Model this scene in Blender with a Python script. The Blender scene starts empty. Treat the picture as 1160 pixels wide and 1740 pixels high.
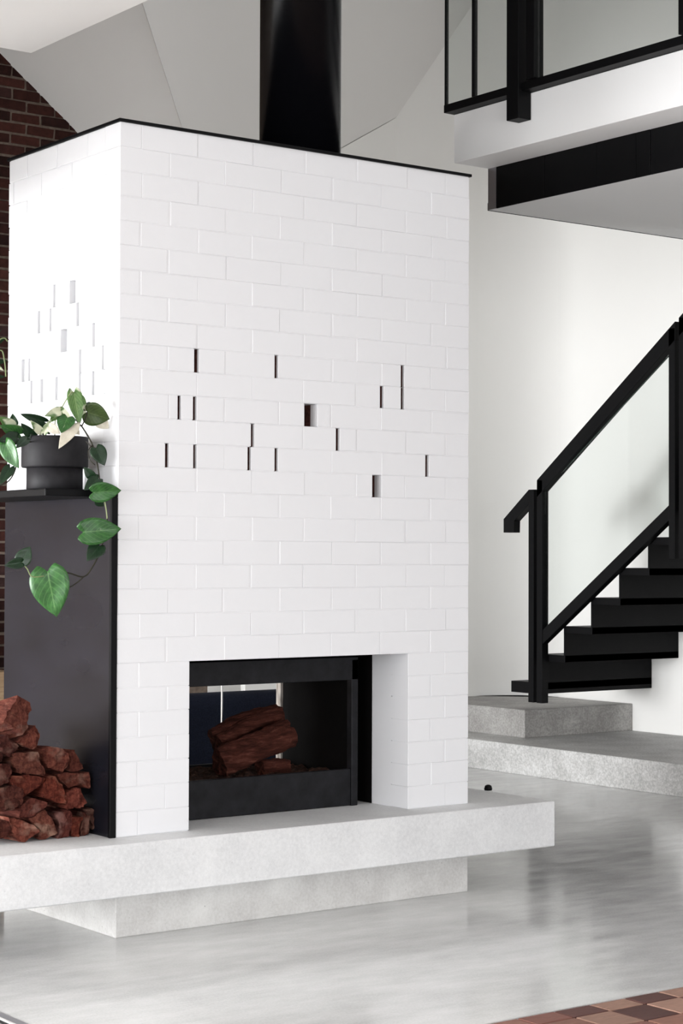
import bpy, bmesh, math, random
from mathutils import Vector, Matrix, noise
random.seed(7)
SC = bpy.context.scene
COL = SC.collection

# ------------------------------------------------------------------ camera
CAM = Vector((-3.4334, -5.9708, 1.3694))
YAW, PITCH, ROLL, FPX = 0.638753, 0.023410, 0.003663, 3232.1415
fwd = Vector((math.sin(YAW) * math.cos(PITCH), math.cos(YAW) * math.cos(PITCH), math.sin(PITCH)))
rgt = Vector((math.cos(YAW), -math.sin(YAW), 0))
upv = rgt.cross(fwd)
RGT = rgt * math.cos(ROLL) + upv * math.sin(ROLL)
UPV = upv * math.cos(ROLL) - rgt * math.sin(ROLL)
cd = bpy.data.cameras.new('camera')
cam = bpy.data.objects.new('camera', cd)
COL.objects.link(cam)
cam.matrix_world = Matrix(((RGT.x, UPV.x, -fwd.x, CAM.x), (RGT.y, UPV.y, -fwd.y, CAM.y),
                           (RGT.z, UPV.z, -fwd.z, CAM.z), (0, 0, 0, 1)))
cd.sensor_fit = 'HORIZONTAL'
cd.sensor_width = 36
cd.lens = FPX * 36 / 1160
cd.clip_start = 0.05
SC.camera = cam


def at(u, v, axis, val):
    """point of the world on the plane axis = val that the photograph shows at pixel u, v"""
    d = RGT * ((u - 580) / FPX) - UPV * ((v - 870) / FPX) + fwd
    t = (val - CAM[axis]) / d[axis]
    return CAM + d * t


# ------------------------------------------------------------------ light
W = bpy.data.worlds.new('daylight')
SC.world = W
W.use_nodes = True
W.node_tree.nodes['Background'].inputs[0].default_value = (0.86, 0.92, 1.0, 1)
W.node_tree.nodes['Background'].inputs[1].default_value = 1.0


def area(name, loc, target, sx, sy, power, color=(1, 1, 1)):
    l = bpy.data.lights.new(name, 'AREA')
    l.shape = 'RECTANGLE'
    l.size, l.size_y, l.energy, l.color = sx, sy, power, color
    o = bpy.data.objects.new(name, l)
    COL.objects.link(o)
    o.location = loc
    o.rotation_euler = (Vector(target) - Vector(loc)).to_track_quat('-Z', 'Y').to_euler()
    return o


area('window_daylight_left', (-6.9, -3.4, 1.4), (0, -3.4, 1.4), 6.0, 2.4, 310, (0.97, 0.985, 1.0))
area('window_daylight_left_back', (-6.9, 2.80, 1.0), (4, 2.80, 0.95), 3.0, 1.8, 1000, (0.97, 0.985, 1.0))
area('window_daylight_front', (-0.9, -8.9, 1.2), (-0.6, 0, 1.0), 7.5, 2.2, 265, (0.98, 0.99, 1.0))
area('added_overhead_fill', (2.6, -1.8, 6.15), (2.6, -1.8, 0), 4.5, 6.0, 55, (0.97, 0.985, 1.0))  # fill lamp added under the closed roof to brighten the void
SC.view_settings.view_transform = 'Standard'
SC.view_settings.look = 'None'
SC.view_settings.exposure = 0.09
SC.view_settings.gamma = 1.0
SC.view_settings.use_curve_mapping = False


# ------------------------------------------------------------------ materials
class NT:
    def __init__(s, name, rough=0.5, spec=0.5, metal=0.0, color=(0.8, 0.8, 0.8)):
        s.m = bpy.data.materials.new(name)
        s.m.use_nodes = True
        s.t = s.m.node_tree
        s.b = s.t.nodes['Principled BSDF']
        s.b.inputs['Base Color'].default_value = (*color, 1)
        s.b.inputs['Roughness'].default_value = rough
        s.b.inputs['Metallic'].default_value = metal
        s.b.inputs['Specular IOR Level'].default_value = spec

    def n(s, typ, **kw):
        nd = s.t.nodes.new(typ)
        for k, v in kw.items():
            if k in nd.inputs:
                nd.inputs[k].default_value = v
            else:
                setattr(nd, k, v)
        return nd

    def l(s, a, b):
        s.t.links.new(a, b)

    def coord(s, kind='Object', scale=(1, 1, 1)):
        tc = s.n('ShaderNodeTexCoord')
        mp = s.n('ShaderNodeMapping')
        mp.inputs['Scale'].default_value = scale
        s.l(tc.outputs[kind], mp.inputs['Vector'])
        return mp.outputs[0]

    def world(s, scale=(1, 1, 1)):
        g = s.n('ShaderNodeNewGeometry')
        mp = s.n('ShaderNodeMapping')
        mp.inputs['Scale'].default_value = scale
        s.l(g.outputs['Position'], mp.inputs['Vector'])
        return mp.outputs[0]

    def noise(s, vec, scale, detail=4.0, rough=0.55):
        nd = s.n('ShaderNodeTexNoise')
        nd.inputs['Scale'].default_value = scale
        nd.inputs['Detail'].default_value = detail
        nd.inputs['Roughness'].default_value = rough
        s.l(vec, nd.inputs['Vector'])
        return nd.outputs['Fac']

    def ramp(s, fac, stops):
        r = s.n('ShaderNodeValToRGB')
        e = r.color_ramp.elements
        while len(e) < len(stops):
            e.new(0.5)
        for i, (p, c) in enumerate(stops):
            e[i].position = p
            e[i].color = (*c, 1) if len(c) == 3 else c
        s.l(fac, r.inputs[0])
        return r.outputs[0]

    def mix(s, fac, a, b, mode='MIX'):
        m = s.n('ShaderNodeMix')
        m.data_type = 'RGBA'
        m.blend_type = mode
        for sock, v in ((m.inputs[0], fac), (m.inputs[6], a), (m.inputs[7], b)):
            if hasattr(v, 'is_output'):
                s.l(v, sock)
            elif isinstance(v, tuple):
                sock.default_value = (*v, 1)
            else:
                sock.default_value = v
        return m.outputs[2]

    def bump(s, h, strength=0.2, dist=0.005):
        b = s.n('ShaderNodeBump')
        b.inputs['Strength'].default_value = strength
        b.inputs['Distance'].default_value = dist
        s.l(h, b.inputs['Height'])
        s.l(b.outputs[0], s.b.inputs['Normal'])

    def col(s, c):
        s.l(c, s.b.inputs['Base Color'])


def g3(v):
    return (v, v, v)


M = {}
# white paint on brickwork
k = NT('white_brick_paint', 0.55, 0.3, color=(0.735, 0.735, 0.75))
v = k.world()
k.bump(k.noise(v, 170, 5, 0.65), 0.35, 0.0012)
M['paint'] = k.m
k = NT('raw_clay_brick', 0.9, 0.2)
v = k.world()
k.col(k.ramp(k.noise(v, 60), [(0.3, (0.045, 0.018, 0.016)), (0.7, (0.16, 0.06, 0.05))]))
M['raw'] = k.m
k = NT('white_plaster', 0.75, 0.2, color=(0.87, 0.86, 0.835))
k.bump(k.noise(k.world(), 90, 3), 0.08, 0.001)
M['plaster'] = k.m
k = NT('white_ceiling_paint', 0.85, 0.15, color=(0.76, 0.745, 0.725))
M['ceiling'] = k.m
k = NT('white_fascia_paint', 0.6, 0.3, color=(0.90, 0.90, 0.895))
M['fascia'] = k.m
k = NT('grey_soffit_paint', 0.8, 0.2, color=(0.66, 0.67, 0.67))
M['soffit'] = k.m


def concrete(name, lo, hi, rough, pit=0.5, scale=3.0, spec=0.4, speck=0.0):
    k = NT(name, rough, spec)
    v = k.world()
    big = k.noise(v, scale, 6, 0.6)
    base = k.ramp(big, [(0.3, lo), (0.7, hi)])
    fine = k.noise(v, 90, 4, 0.7)
    base = k.mix(0.35, base, k.ramp(fine, [(0.3, g3(0.30)), (0.7, g3(0.75))]), 'OVERLAY')
    vo = k.n('ShaderNodeTexVoronoi')
    vo.inputs['Scale'].default_value = 42
    k.l(v, vo.inputs['Vector'])
    gate = k.ramp(k.noise(v, 9, 2), [(0.5, g3(0)), (0.62, g3(1))])
    pitm = k.ramp(vo.outputs['Distance'], [(0.06, g3(1)), (0.13, g3(0))])
    pm = k.mix(1.0, pitm, gate, 'MULTIPLY')
    dark = tuple(c * 0.45 for c in lo)
    pm2 = k.mix(1.0, pm, g3(pit), 'MULTIPLY')
    base = k.mix(pm2, base, dark)
    if speck:
        sp = k.noise(v, 75, 2, 0.6)
        base = k.mix(speck, base, k.ramp(sp, [(0.38, g3(0.12)), (0.5, g3(0.5)), (0.62, g3(0.85))]), 'OVERLAY')
    k.col(base)
    k.bump(fine, 0.12, 0.002)
    return k.m


M['slab'] = concrete('pale_cast_concrete', (0.60, 0.60, 0.605), (0.73, 0.73, 0.73), 0.55, 0.35)
M['plinth'] = concrete('weathered_plinth_concrete', (0.52, 0.505, 0.49), (0.72, 0.71, 0.69), 0.7, 0.7, 4.5)
M['block'] = concrete('dark_block_concrete', (0.22, 0.21, 0.20), (0.40, 0.39, 0.375), 0.6, 0.7, 4.0, 0.4, 0.18)
M['step'] = concrete('grey_step_concrete', (0.38, 0.375, 0.365), (0.58, 0.575, 0.565), 0.55, 0.7, 4.0, 0.4, 0.2)

# polished concrete floor
k = NT('polished_concrete', 0.22, 0.5)
v = k.world((1.0, 1.0, 1.0))
c1 = k.noise(v, 1.1, 6, 0.62)
c2 = k.noise(k.world((2.0, 6.0, 1.0)), 1.6, 5, 0.6)
base = k.ramp(c1, [(0.28, (0.53, 0.53, 0.525)), (0.72, (0.70, 0.70, 0.695))])
base = k.mix(0.5, base, k.ramp(c2, [(0.3, g3(0.34)), (0.7, g3(0.66))]), 'OVERLAY')
fine = k.noise(v, 120, 3, 0.7)
base = k.mix(0.18, base, k.ramp(fine, [(0.35, g3(0.25)), (0.65, g3(0.75))]), 'OVERLAY')
k.col(base)
k.l(k.ramp(c2, [(0.25, g3(0.08)), (0.75, g3(0.22))]), k.b.inputs['Roughness'])
k.bump(k.noise(k.world((1, 1, 1)), 5, 2, 0.4), 0.035, 0.01)
M['floor'] = k.m

k = NT('black_painted_steel', 0.5, 0.12, color=(0.0025, 0.0025, 0.003))
M['black'] = k.m
k = NT('black_flue_enamel', 0.25, 0.16, color=(0.0025, 0.0025, 0.0035))
M['flue'] = k.m
k = NT('hot_rolled_steel', 0.3, 0.25, 0.0)
v = k.world((1, 1, 2.2))
k.col(k.ramp(k.noise(v, 2.6, 3, 0.5), [(0.1, (0.003, 0.003, 0.005)), (0.9, (0.013, 0.013, 0.019))]))
k.l(k.ramp(k.noise(v, 2, 2), [(0.1, g3(0.22)), (0.9, g3(0.36))]), k.b.inputs['Roughness'])
M['steel'] = k.m
k = NT('firebox_black_iron', 0.5, 0.2)
v = k.world()
c = k.ramp(k.noise(v, 14, 6, 0.7), [(0.35, (0.003, 0.003, 0.004)), (0.75, (0.014, 0.014, 0.017))])
c = k.mix(k.ramp(k.noise(k.world((1, 1, 2)), 23, 8, 0.8), [(0.68, g3(0)), (0.76, g3(0.5))]), c, (0.10, 0.10, 0.10))
k.col(c)
M['iron'] = k.m
k = NT('sooty_liner', 0.8, 0.08)
v = k.world()
k.col(k.mix(k.ramp(k.noise(v, 45, 6, 0.8), [(0.66, g3(0)), (0.76, g3(0.6))]), (0.003, 0.0026, 0.0026), (0.055, 0.04, 0.028)))
M['soot'] = k.m
k = NT('pot_black_ceramic', 0.6, 0.2)
k.col(k.ramp(k.noise(k.world(), 30, 4), [(0.3, (0.009, 0.0085, 0.010)), (0.7, (0.015, 0.014, 0.016))]))
M['pot'] = k.m
k = NT('soil', 0.95, 0.1, color=(0.02, 0.014, 0.01))
M['soil'] = k.m
k = NT('brushed_aluminium', 0.35, 0.5, 0.9, color=(0.42, 0.42, 0.45))
M['alu'] = k.m
k = NT('pale_metal', 0.4, 0.5, 0.3, color=(0.85, 0.84, 0.82))
M['pale'] = k.m
k = NT('frame_metal', 0.5, 0.4, 0.2)
k.col(k.ramp(k.noise(k.world((8, 8, 1)), 9, 4), [(0.35, (0.10, 0.08, 0.065)), (0.65, (0.55, 0.50, 0.45))]))
M['frame'] = k.m

# split red hardwood
k = NT('split_red_hardwood', 0.85, 0.15)
v = k.coord('Object')
oi = k.n('ShaderNodeObjectInfo')
w1 = k.noise(k.coord('Object', (30, 5, 30)), 1.8, 8, 0.75)
c = k.ramp(w1, [(0.28, (0.022, 0.007, 0.006)), (0.46, (0.105, 0.030, 0.022)), (0.62, (0.20, 0.068, 0.048)), (0.8, (0.34, 0.16, 0.12))])
tint = k.ramp(oi.outputs['Random'], [(0.0, (0.55, 0.48, 0.50)), (0.5, (0.95, 0.85, 0.8)), (1.0, (1.25, 1.15, 1.05))])
c = k.mix(1.0, c, tint, 'MULTIPLY')
c = k.mix(1.0, c, oi.outputs['Color'], 'MULTIPLY')
nv = k.n('ShaderNodeTexNoise')
nv.noise_dimensions = '4D'
nv.inputs['Scale'].default_value = 13
nv.inputs['Detail'].default_value = 5
k.l(v, nv.inputs['Vector'])
ww = k.n('ShaderNodeMath', operation='MULTIPLY')
k.l(oi.outputs['Random'], ww.inputs[0])
ww.inputs[1].default_value = 29
k.l(ww.outputs[0], nv.inputs['W'])
pale = k.ramp(nv.outputs['Fac'], [(0.54, g3(0)), (0.70, g3(0.85))])
c = k.mix(pale, c, k.mix(1.0, (0.36, 0.205, 0.155), oi.outputs['Color'], 'MULTIPLY'))
k.col(c)
k.bump(k.noise(k.coord('Object', (40, 10, 40)), 2.6, 8, 0.75), 1.0, 0.016)
M['wood'] = k.m
k = NT('dark_red_bark_wood', 0.9, 0.1)
w1 = k.noise(k.coord('Object', (6, 40, 40)), 1.3, 6, 0.7)
c = k.ramp(w1, [(0.3, (0.020, 0.007, 0.005)), (0.55, (0.085, 0.026, 0.018)), (0.8, (0.22, 0.085, 0.06))])
k.col(c)
k.bump(k.noise(k.coord('Object', (8, 50, 50)), 2.0, 6, 0.75), 1.0, 0.012)
M['bark'] = k.m
k = NT('ash_bed', 0.95, 0.1)
k.col(k.ramp(k.noise(k.world(), 70, 5, 0.8), [(0.35, (0.012, 0.008, 0.007)), (0.62, (0.07, 0.035, 0.025)), (0.72, (0.40, 0.30, 0.22))]))
M['ash'] = k.m


def leafmat(name, dark, mid, edge, vari, amount):
    k = NT(name, 0.36, 0.35)
    uv = k.n('ShaderNodeUVMap')
    sx = k.n('ShaderNodeSeparateXYZ')
    k.l(uv.outputs[0], sx.inputs[0])
    oi = k.n('ShaderNodeObjectInfo')
    ab = k.n('ShaderNodeMath', operation='ABSOLUTE')
    k.l(sx.outputs[0], ab.inputs[0])
    base = k.ramp(k.noise(k.coord('Object', (22, 22, 22)), 1.6, 3, 0.6), [(0.3, dark), (0.7, mid)])
    # side veins : bands of t - 0.5|s|
    mt = k.n('ShaderNodeMath', operation='MULTIPLY_ADD')
    k.l(ab.outputs[0], mt.inputs[0])
    mt.inputs[1].default_value = -0.45
    k.l(sx.outputs[1], mt.inputs[2])
    sn = k.n('ShaderNodeMath', operation='MULTIPLY')
    k.l(mt.outputs[0], sn.inputs[0])
    sn.inputs[1].default_value = 44
    ss = k.n('ShaderNodeMath', operation='SINE')
    k.l(sn.outputs[0], ss.inputs[0])
    base = k.mix(k.ramp(ss.outputs[0], [(0.6, g3(0)), (0.95, g3(0.20))]), base, edge)
    base = k.mix(k.ramp(ab.outputs[0], [(0.0, g3(0.55)), (0.06, g3(0))]), base, edge)
    nv = k.n('ShaderNodeTexNoise')
    nv.noise_dimensions = '4D'
    nv.inputs['Scale'].default_value = 13
    nv.inputs['Detail'].default_value = 2
    k.l(k.coord('Object'), nv.inputs['Vector'])
    ww = k.n('ShaderNodeMath', operation='MULTIPLY')
    k.l(oi.outputs['Random'], ww.inputs[0])
    ww.inputs[1].default_value = 37
    k.l(ww.outputs[0], nv.inputs['W'])
    msk = k.ramp(nv.outputs['Fac'], [(amount, g3(0)), (amount + 0.05, g3(1))])
    k.col(k.mix(msk, base, vari))
    k.b.inputs['Subsurface Weight'].default_value = 0.0
    return k.m


M['leaf_bright'] = leafmat('bright_pothos_leaf', (0.010, 0.052, 0.010), (0.034, 0.125, 0.026), (0.13, 0.26, 0.09), (0.34, 0.42, 0.26), 0.68)
M['leaf_dark'] = leafmat('dark_pothos_leaf', (0.003, 0.015, 0.005), (0.009, 0.032, 0.011), (0.03, 0.065, 0.03), (0.14, 0.20, 0.11), 0.76)
M['leaf_olive'] = leafmat('olive_pothos_leaf', (0.018, 0.036, 0.008), (0.045, 0.078, 0.018), (0.10, 0.14, 0.05), (0.40, 0.44, 0.28), 0.74)
M['leaf_vari'] = leafmat('variegated_pothos_leaf', (0.035, 0.09, 0.02), (0.10, 0.19, 0.055), (0.28, 0.36, 0.17), (0.60, 0.62, 0.46), 0.50)
M['leaf_cream'] = leafmat('cream_pothos_leaf', (0.52, 0.48, 0.38), (0.68, 0.64, 0.54), (0.56, 0.50, 0.38), (0.24, 0.33, 0.14), 0.70)
k = NT('dark_vine_stem', 0.6, 0.3, color=(0.022, 0.020, 0.012))
M['stem_dark'] = k.m
k = NT('green_vine_stem', 0.5, 0.3, color=(0.20, 0.24, 0.11))
M['stem'] = k.m
k = NT('navy_upholstery', 0.9, 0.2)
k.col(k.ramp(k.noise(k.world(), 220, 2), [(0.3, (0.006, 0.008, 0.018)), (0.7, (0.013, 0.017, 0.032))]))
M['navy'] = k.m
k = NT('pale_timber', 0.6, 0.3)
k.col(k.ramp(k.noise(k.world((4, 30, 30)), 2, 4), [(0.3, (0.26, 0.17, 0.095)), (0.7, (0.40, 0.28, 0.17))]))
M['timber'] = k.m
k = NT('screen_glass', 0.12, 0.5, color=(0.004, 0.004, 0.005))
M['screen'] = k.m

# old red brick wall pieces
k = NT('old_red_brick', 0.9, 0.15)
oi = k.n('ShaderNodeObjectInfo')
c = k.ramp(oi.outputs['Random'], [(0.0, (0.020, 0.008, 0.007)), (0.4, (0.040, 0.014, 0.011)), (0.8, (0.062, 0.021, 0.016)), (1.0, (0.032, 0.018, 0.017))])
nz = k.noise(k.world(), 28, 5, 0.7)
k.col(k.mix(0.6, c, k.ramp(nz, [(0.25, g3(0.15)), (0.75, g3(0.85))]), 'OVERLAY'))
k.bump(nz, 0.5, 0.006)
M['brick'] = k.m
k = NT('lime_mortar', 0.95, 0.1)
k.col(k.ramp(k.noise(k.world(), 30, 4), [(0.3, (0.13, 0.10, 0.08)), (0.7, (0.23, 0.18, 0.145))]))
M['mortar'] = k.m
k = NT('terracotta_tile', 0.6, 0.3)
oi = k.n('ShaderNodeObjectInfo')
c = k.ramp(k.noise(k.world((3, 16, 1)), 6, 5, 0.7), [(0.25, g3(0.72)), (0.75, g3(1.25))])
oc = k.n('ShaderNodeVectorMath', operation='MULTIPLY')
k.l(oi.outputs['Color'], oc.inputs[0])
k.l(c, oc.inputs[1])
k.col(oc.outputs[0])
k.bump(k.noise(k.world(), 60, 4), 0.3, 0.002)
M['tile'] = k.m
k = NT('tile_grout', 0.9, 0.1, color=(0.26, 0.18, 0.14))
M['grout'] = k.m

# balustrade glass : clear pane with fresnel gloss and a faint grey-green body
k = NT('clear_glass')
t = k.t
t.nodes.remove(k.b)
out = [n for n in t.nodes if n.type == 'OUTPUT_MATERIAL'][0]
tr = k.n('ShaderNodeBsdfTransparent')
tr.inputs[0].default_value = (0.955, 0.972, 0.965, 1)
gl = k.n('ShaderNodeBsdfGlossy')
gl.inputs['Roughness'].default_value = 0.0
lw = k.n('ShaderNodeLayerWeight')
lw.inputs['Blend'].default_value = 0.5
p5 = k.n('ShaderNodeMath', operation='POWER')
k.l(lw.outputs['Facing'], p5.inputs[0])
p5.inputs[1].default_value = 5.0
ma = k.n('ShaderNodeMath', operation='MULTIPLY_ADD')
k.l(p5.outputs[0], ma.inputs[0])
ma.inputs[1].default_value = 0.9
ma.inputs[2].default_value = 0.035
mx = k.n('ShaderNodeMixShader')
k.l(ma.outputs[0], mx.inputs[0])
k.l(tr.outputs[0], mx.inputs[1])
k.l(gl.outputs[0], mx.inputs[2])
k.l(mx.outputs[0], out.inputs[0])
M['glass'] = k.m
k = NT('glass_edge', 0.2, 0.5, color=(0.02, 0.035, 0.03))
M['glass_edge'] = k.m

# ------------------------------------------------------------------ mesh helpers
ORI = {}


def origin(o):
    return ORI.get(o.name, Vector((0, 0, 0)))


def link_mesh(name, me, mats, parent=None, loc=None):
    o = bpy.data.objects.new(name, me)
    COL.objects.link(o)
    for m in (mats if isinstance(mats, (list, tuple)) else [mats]):
        me.materials.append(m)
    if parent is not None:
        o.parent = parent
        ORI[o.name] = origin(parent)
        me.transform(Matrix.Translation(-origin(parent)))
    else:
        L = Vector(loc) if loc is not None else Vector((0, 0, 0))
        o.location = L
        ORI[o.name] = L
        me.transform(Matrix.Translation(-L))
    return o


def from_bm(name, bm, mats, parent=None, loc=None, smooth=False):
    bmesh.ops.recalc_face_normals(bm, faces=bm.faces)
    me = bpy.data.meshes.new(name)
    if smooth:
        for f in bm.faces:
            f.smooth = True
    bm.to_mesh(me)
    bm.free()
    return link_mesh(name, me, mats, parent, loc)


def thing(name, label, cat, loc=(0, 0, 0), group=None):
    o = bpy.data.objects.new(name, None)
    COL.objects.link(o)
    o.empty_display_size = 0.1
    o.location = loc
    ORI[o.name] = Vector(loc)
    return tag(o, label, cat, group)


def tag(o, label, cat, group=None):
    o['label'] = label
    o['category'] = cat
    if group:
        o['group'] = group
    return o


def add_box(bm, x0, x1, y0, y1, z0, z1, bevel=0.0, seg=1):
    r = bmesh.ops.create_cube(bm, size=1)
    vs = r['verts']
    for q in vs:
        q.co = Vector(((x0 + x1) / 2 + q.co.x * (x1 - x0), (y0 + y1) / 2 + q.co.y * (y1 - y0), (z0 + z1) / 2 + q.co.z * (z1 - z0)))
    if bevel > 0:
        es = list({e for q in vs for e in q.link_edges})
        bmesh.ops.bevel(bm, geom=es, offset=bevel, segments=seg, affect='EDGES', profile=0.6)
    return vs


def box(name, x0, x1, y0, y1, z0, z1, mat, parent=None, bevel=0.0, seg=1, loc=None):
    bm = bmesh.new()
    add_box(bm, x0, x1, y0, y1, z0, z1, bevel, seg)
    return from_bm(name, bm, mat, parent, loc)


def add_prism(bm, poly, off):
    """extrude polygon (list of 3D points) by vector off"""
    a = [bm.verts.new(p) for p in poly]
    b = [bm.verts.new(Vector(p) + Vector(off)) for p in poly]
    bm.faces.new(a)
    bm.faces.new(list(reversed(b)))
    n = len(a)
    for i in range(n):
        bm.faces.new((a[i], a[(i + 1) % n], b[(i + 1) % n], b[i]))


def prism(name, poly, off, mat, parent=None, loc=None, bevel=0.0):
    bm = bmesh.new()
    add_prism(bm, poly, off)
    if bevel:
        bmesh.ops.bevel(bm, geom=list(bm.edges), offset=bevel, segments=1, affect='EDGES')
    return from_bm(name, bm, mat, parent, loc)


def tube_bm(bm, pts, rad, n=7):
    pts = [Vector(p) for p in pts]
    rings = []
    for i, p in enumerate(pts):
        d = (pts[min(i + 1, len(pts) - 1)] - pts[max(i - 1, 0)]).normalized()
        a = d.orthogonal().normalized()
        if rings:
            a = (la - d * la.dot(d)).normalized()
        la = a
        b = d.cross(a)
        r = rad[i] if isinstance(rad, (list, tuple)) else rad
        rings.append([bm.verts.new(p + (a * math.cos(2 * math.pi * j / n) + b * math.sin(2 * math.pi * j / n)) * r) for j in range(n)])
    for i in range(len(rings) - 1):
        for j in range(n):
            bm.faces.new((rings[i][j], rings[i][(j + 1) % n], rings[i + 1][(j + 1) % n], rings[i + 1][j]))
    bm.faces.new(list(reversed(rings[0])))
    bm.faces.new(rings[-1])


def smooth_path(pts, sub=5):
    P = [Vector(p) for p in pts]
    out = []
    for i in range(len(P) - 1):
        p0, p1, p2, p3 = P[max(i - 1, 0)], P[i], P[i + 1], P[min(i + 2, len(P) - 1)]
        for s in range(sub):
            t = s / sub
            out.append(0.5 * ((2 * p1) + (p2 - p0) * t + (2 * p0 - 5 * p1 + 4 * p2 - p3) * t * t + (3 * p1 - p0 - 3 * p2 + p3) * t ** 3))
    out.append(P[-1])
    return out


def lathe_bm(bm, cx, cy, prof, n=48):
    rings = []
    for r, z in prof:
        rings.append([bm.verts.new((cx + r * math.cos(2 * math.pi * j / n), cy + r * math.sin(2 * math.pi * j / n), z)) for j in range(n)])
    for i in range(len(rings) - 1):
        for j in range(n):
            bm.faces.new((rings[i][j], rings[i][(j + 1) % n], rings[i + 1][(j + 1) % n], rings[i + 1][j]))
    bm.faces.new(list(reversed(rings[0])))
    bm.faces.new(rings[-1])


def struct(o):
    o['kind'] = 'structure'
    return o


# ------------------------------------------------------------------ room shell
YB = 4.46            # rear wall plane
XR = 5.95            # right wall plane
TE = -1.715          # edge between polished concrete and terracotta
ZT = 6.2             # height of the void
bm = bmesh.new()
add_box(bm, -7.0, XR + 0.2, TE, YB + 0.2, -0.12, 0)
FLOOR = struct(from_bm('floor', bm, M['floor']))
# terracotta strip of the floor: grout bed and single tiles
bed = box('grout_bed', -7.0, XR + 0.2, -9.0, TE - 0.004, -0.12, -0.006, M['grout'], FLOOR)
cols = {'d': (0.088, 0.036, 0.030, 1), 'm': (0.22, 0.105, 0.076, 1), 'l': (0.285, 0.165, 0.122, 1), 'r': (0.185, 0.078, 0.06, 1)}
row_y = [TE - 0.008, -1.815, -1.965, -2.115, -2.265, -2.415, -2.565]
first = {0: 'mdlldl', 1: 'mlldml'}
for r in range(6):
    y1, y0 = row_y[r] - 0.003, row_y[r + 1] + 0.003
    for c in range(-9, 30):
        xa = 0.374 + 0.1485 * c
        pick = random.choice('dmmllr')
        if r == 0 and 0 <= c < 6:
            pick = 'rdldlm'[c]
        if r == 1 and 0 <= c < 6:
            pick = 'mldldm'[c]
        dz = random.uniform(-0.001, 0.001)
        t_ = box('tile', xa + 0.003, xa + 0.1485 - 0.003, y0, y1, -0.02, 0.001 + dz, M['tile'], FLOOR, 0.002)
        q = cols[pick]
        j = random.uniform(0.88, 1.12)
        t_.color = (q[0] * j, q[1] * j, q[2] * j, 1)

# rear wall: white part at right, brick part at left
struct(box('wall_back', 3.24, XR + 0.2, YB, YB + 0.2, 0, ZT + 0.2, M['plaster']))
struct(box('wall_right', XR, XR + 0.2, -9.2, YB, 0, ZT + 0.2, M['plaster']))
BW = struct(box('wall_back_left', -7.2, 3.24, YB + 0.006, YB + 0.2, 0, ZT + 0.2, M['mortar']))
ch = 0.069
for i in range(5, 66):
    z0 = i * ch
    xs = 1.52 + (0.0 if i % 2 else 0.098)
    xmax = 2.46 if z0 > 3.35 else 1.86
    n = 0
    while xs < xmax:
        L = 0.182 + random.uniform(-0.008, 0.006)
        if random.random() < 0.12:
            L = 0.085
        e = random.uniform(-0.003, 0.003)
        bm = bmesh.new()
        add_box(bm, xs, xs + L, YB - 0.004 + e, YB + 0.03, z0 + 0.006 + random.uniform(-0.003, 0.003), z0 + ch - 0.007 + random.uniform(-0.002, 0.002), 0.003)
        for q in bm.verts:
            q.co += noise.noise_vector(q.co * 19) * 0.0055
        from_bm('brick', bm, M['brick'], BW)
        xs += L + random.uniform(0.011, 0.017)

# outer shell with window openings
bm = bmesh.new()
add_box(bm, -7.2, -7.0, -9.2, -6.5, 0, ZT + 0.2)
add_box(bm, -7.2, -7.0, -0.3, 1.1, 0, ZT + 0.2)
add_box(bm, -7.2, -7.0, 4.3, YB, 0, ZT + 0.2)
for a, b in ((-6.5, -0.3), (1.1, 4.3)):
    add_box(bm, -7.2, -7.0, a, b, 2.7, ZT + 0.2)
    add_box(bm, -7.2, -7.0, a, b, 0, 0.12)
struct(from_bm('wall_left', bm, M['plaster']))
bm = bmesh.new()
add_box(bm, -7.2, -4.5, -9.4, -9.2, 0, ZT + 0.2)
add_box(bm, 5.7, XR + 0.2, -9.4, -9.2, 0, ZT + 0.2)
add_box(bm, -4.5, 5.7, -9.4, -9.2, 2.6, ZT + 0.2)
struct(from_bm('wall_front', bm, M['plaster']))
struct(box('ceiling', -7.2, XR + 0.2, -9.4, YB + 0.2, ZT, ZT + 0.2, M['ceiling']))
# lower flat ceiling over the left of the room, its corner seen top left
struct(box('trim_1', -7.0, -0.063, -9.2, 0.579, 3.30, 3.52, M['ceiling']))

struct(box('unseen_light_baffle', -7.0, -1.5, 0.0, YB, 2.28, 2.80, M['ceiling']))  # unseen slab added to keep rear left window light off the slopes

# sloping attic planes behind the chimney breast
A_, B_ = 1.313, 2.5
ac = Vector((4.778, YB, 4.451))


def zl(x, y):
    return ac.z + A_ * (x - ac.x) - B_ * (y - ac.y)


ru = Vector((ac.x + (ZT - ac.z) / A_, YB, ZT))
tend = Vector((4.157, 4.266, 4.121))
k1, k2 = Vector((1.806, 2.924, 4.388)), Vector((2.174, 3.249, 4.058))
kl = k1 + (k2 - k1) * ((YB - k1.y) / (k2.y - k1.y))
ku = k1 + (k2 - k1) * ((ZT - k1.z) / (k2.z - k1.z))
r1, r2 = Vector((1.726, YB, 4.403)), Vector((2.243, YB, 4.008))
re = r1 + (r2 - r1) * ((kl.x - r1.x) / (r2.x - r1.x))
rr = r1 + (r2 - r1) * ((ZT - r1.z) / (r2.z - r1.z))
tx = 3.20
tfar = tend + (tend - ac) * ((tx - tend.x) / (tend.x - ac.x))
tfar.z = zl(tfar.x, tfar.y)


def sheet(name, pts, tris, mat, th):
    bm = bmesh.new()
    a = [bm.verts.new(p) for p in pts]
    for t_ in tris:
        bm.faces.new([a[i] for i in t_])
    r = bmesh.ops.extrude_face_region(bm, geom=list(bm.faces))
    for e in r['geom']:
        if isinstance(e, bmesh.types.BMVert):
            e.co += Vector(th)
    return struct(from_bm(name, bm, mat))


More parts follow.
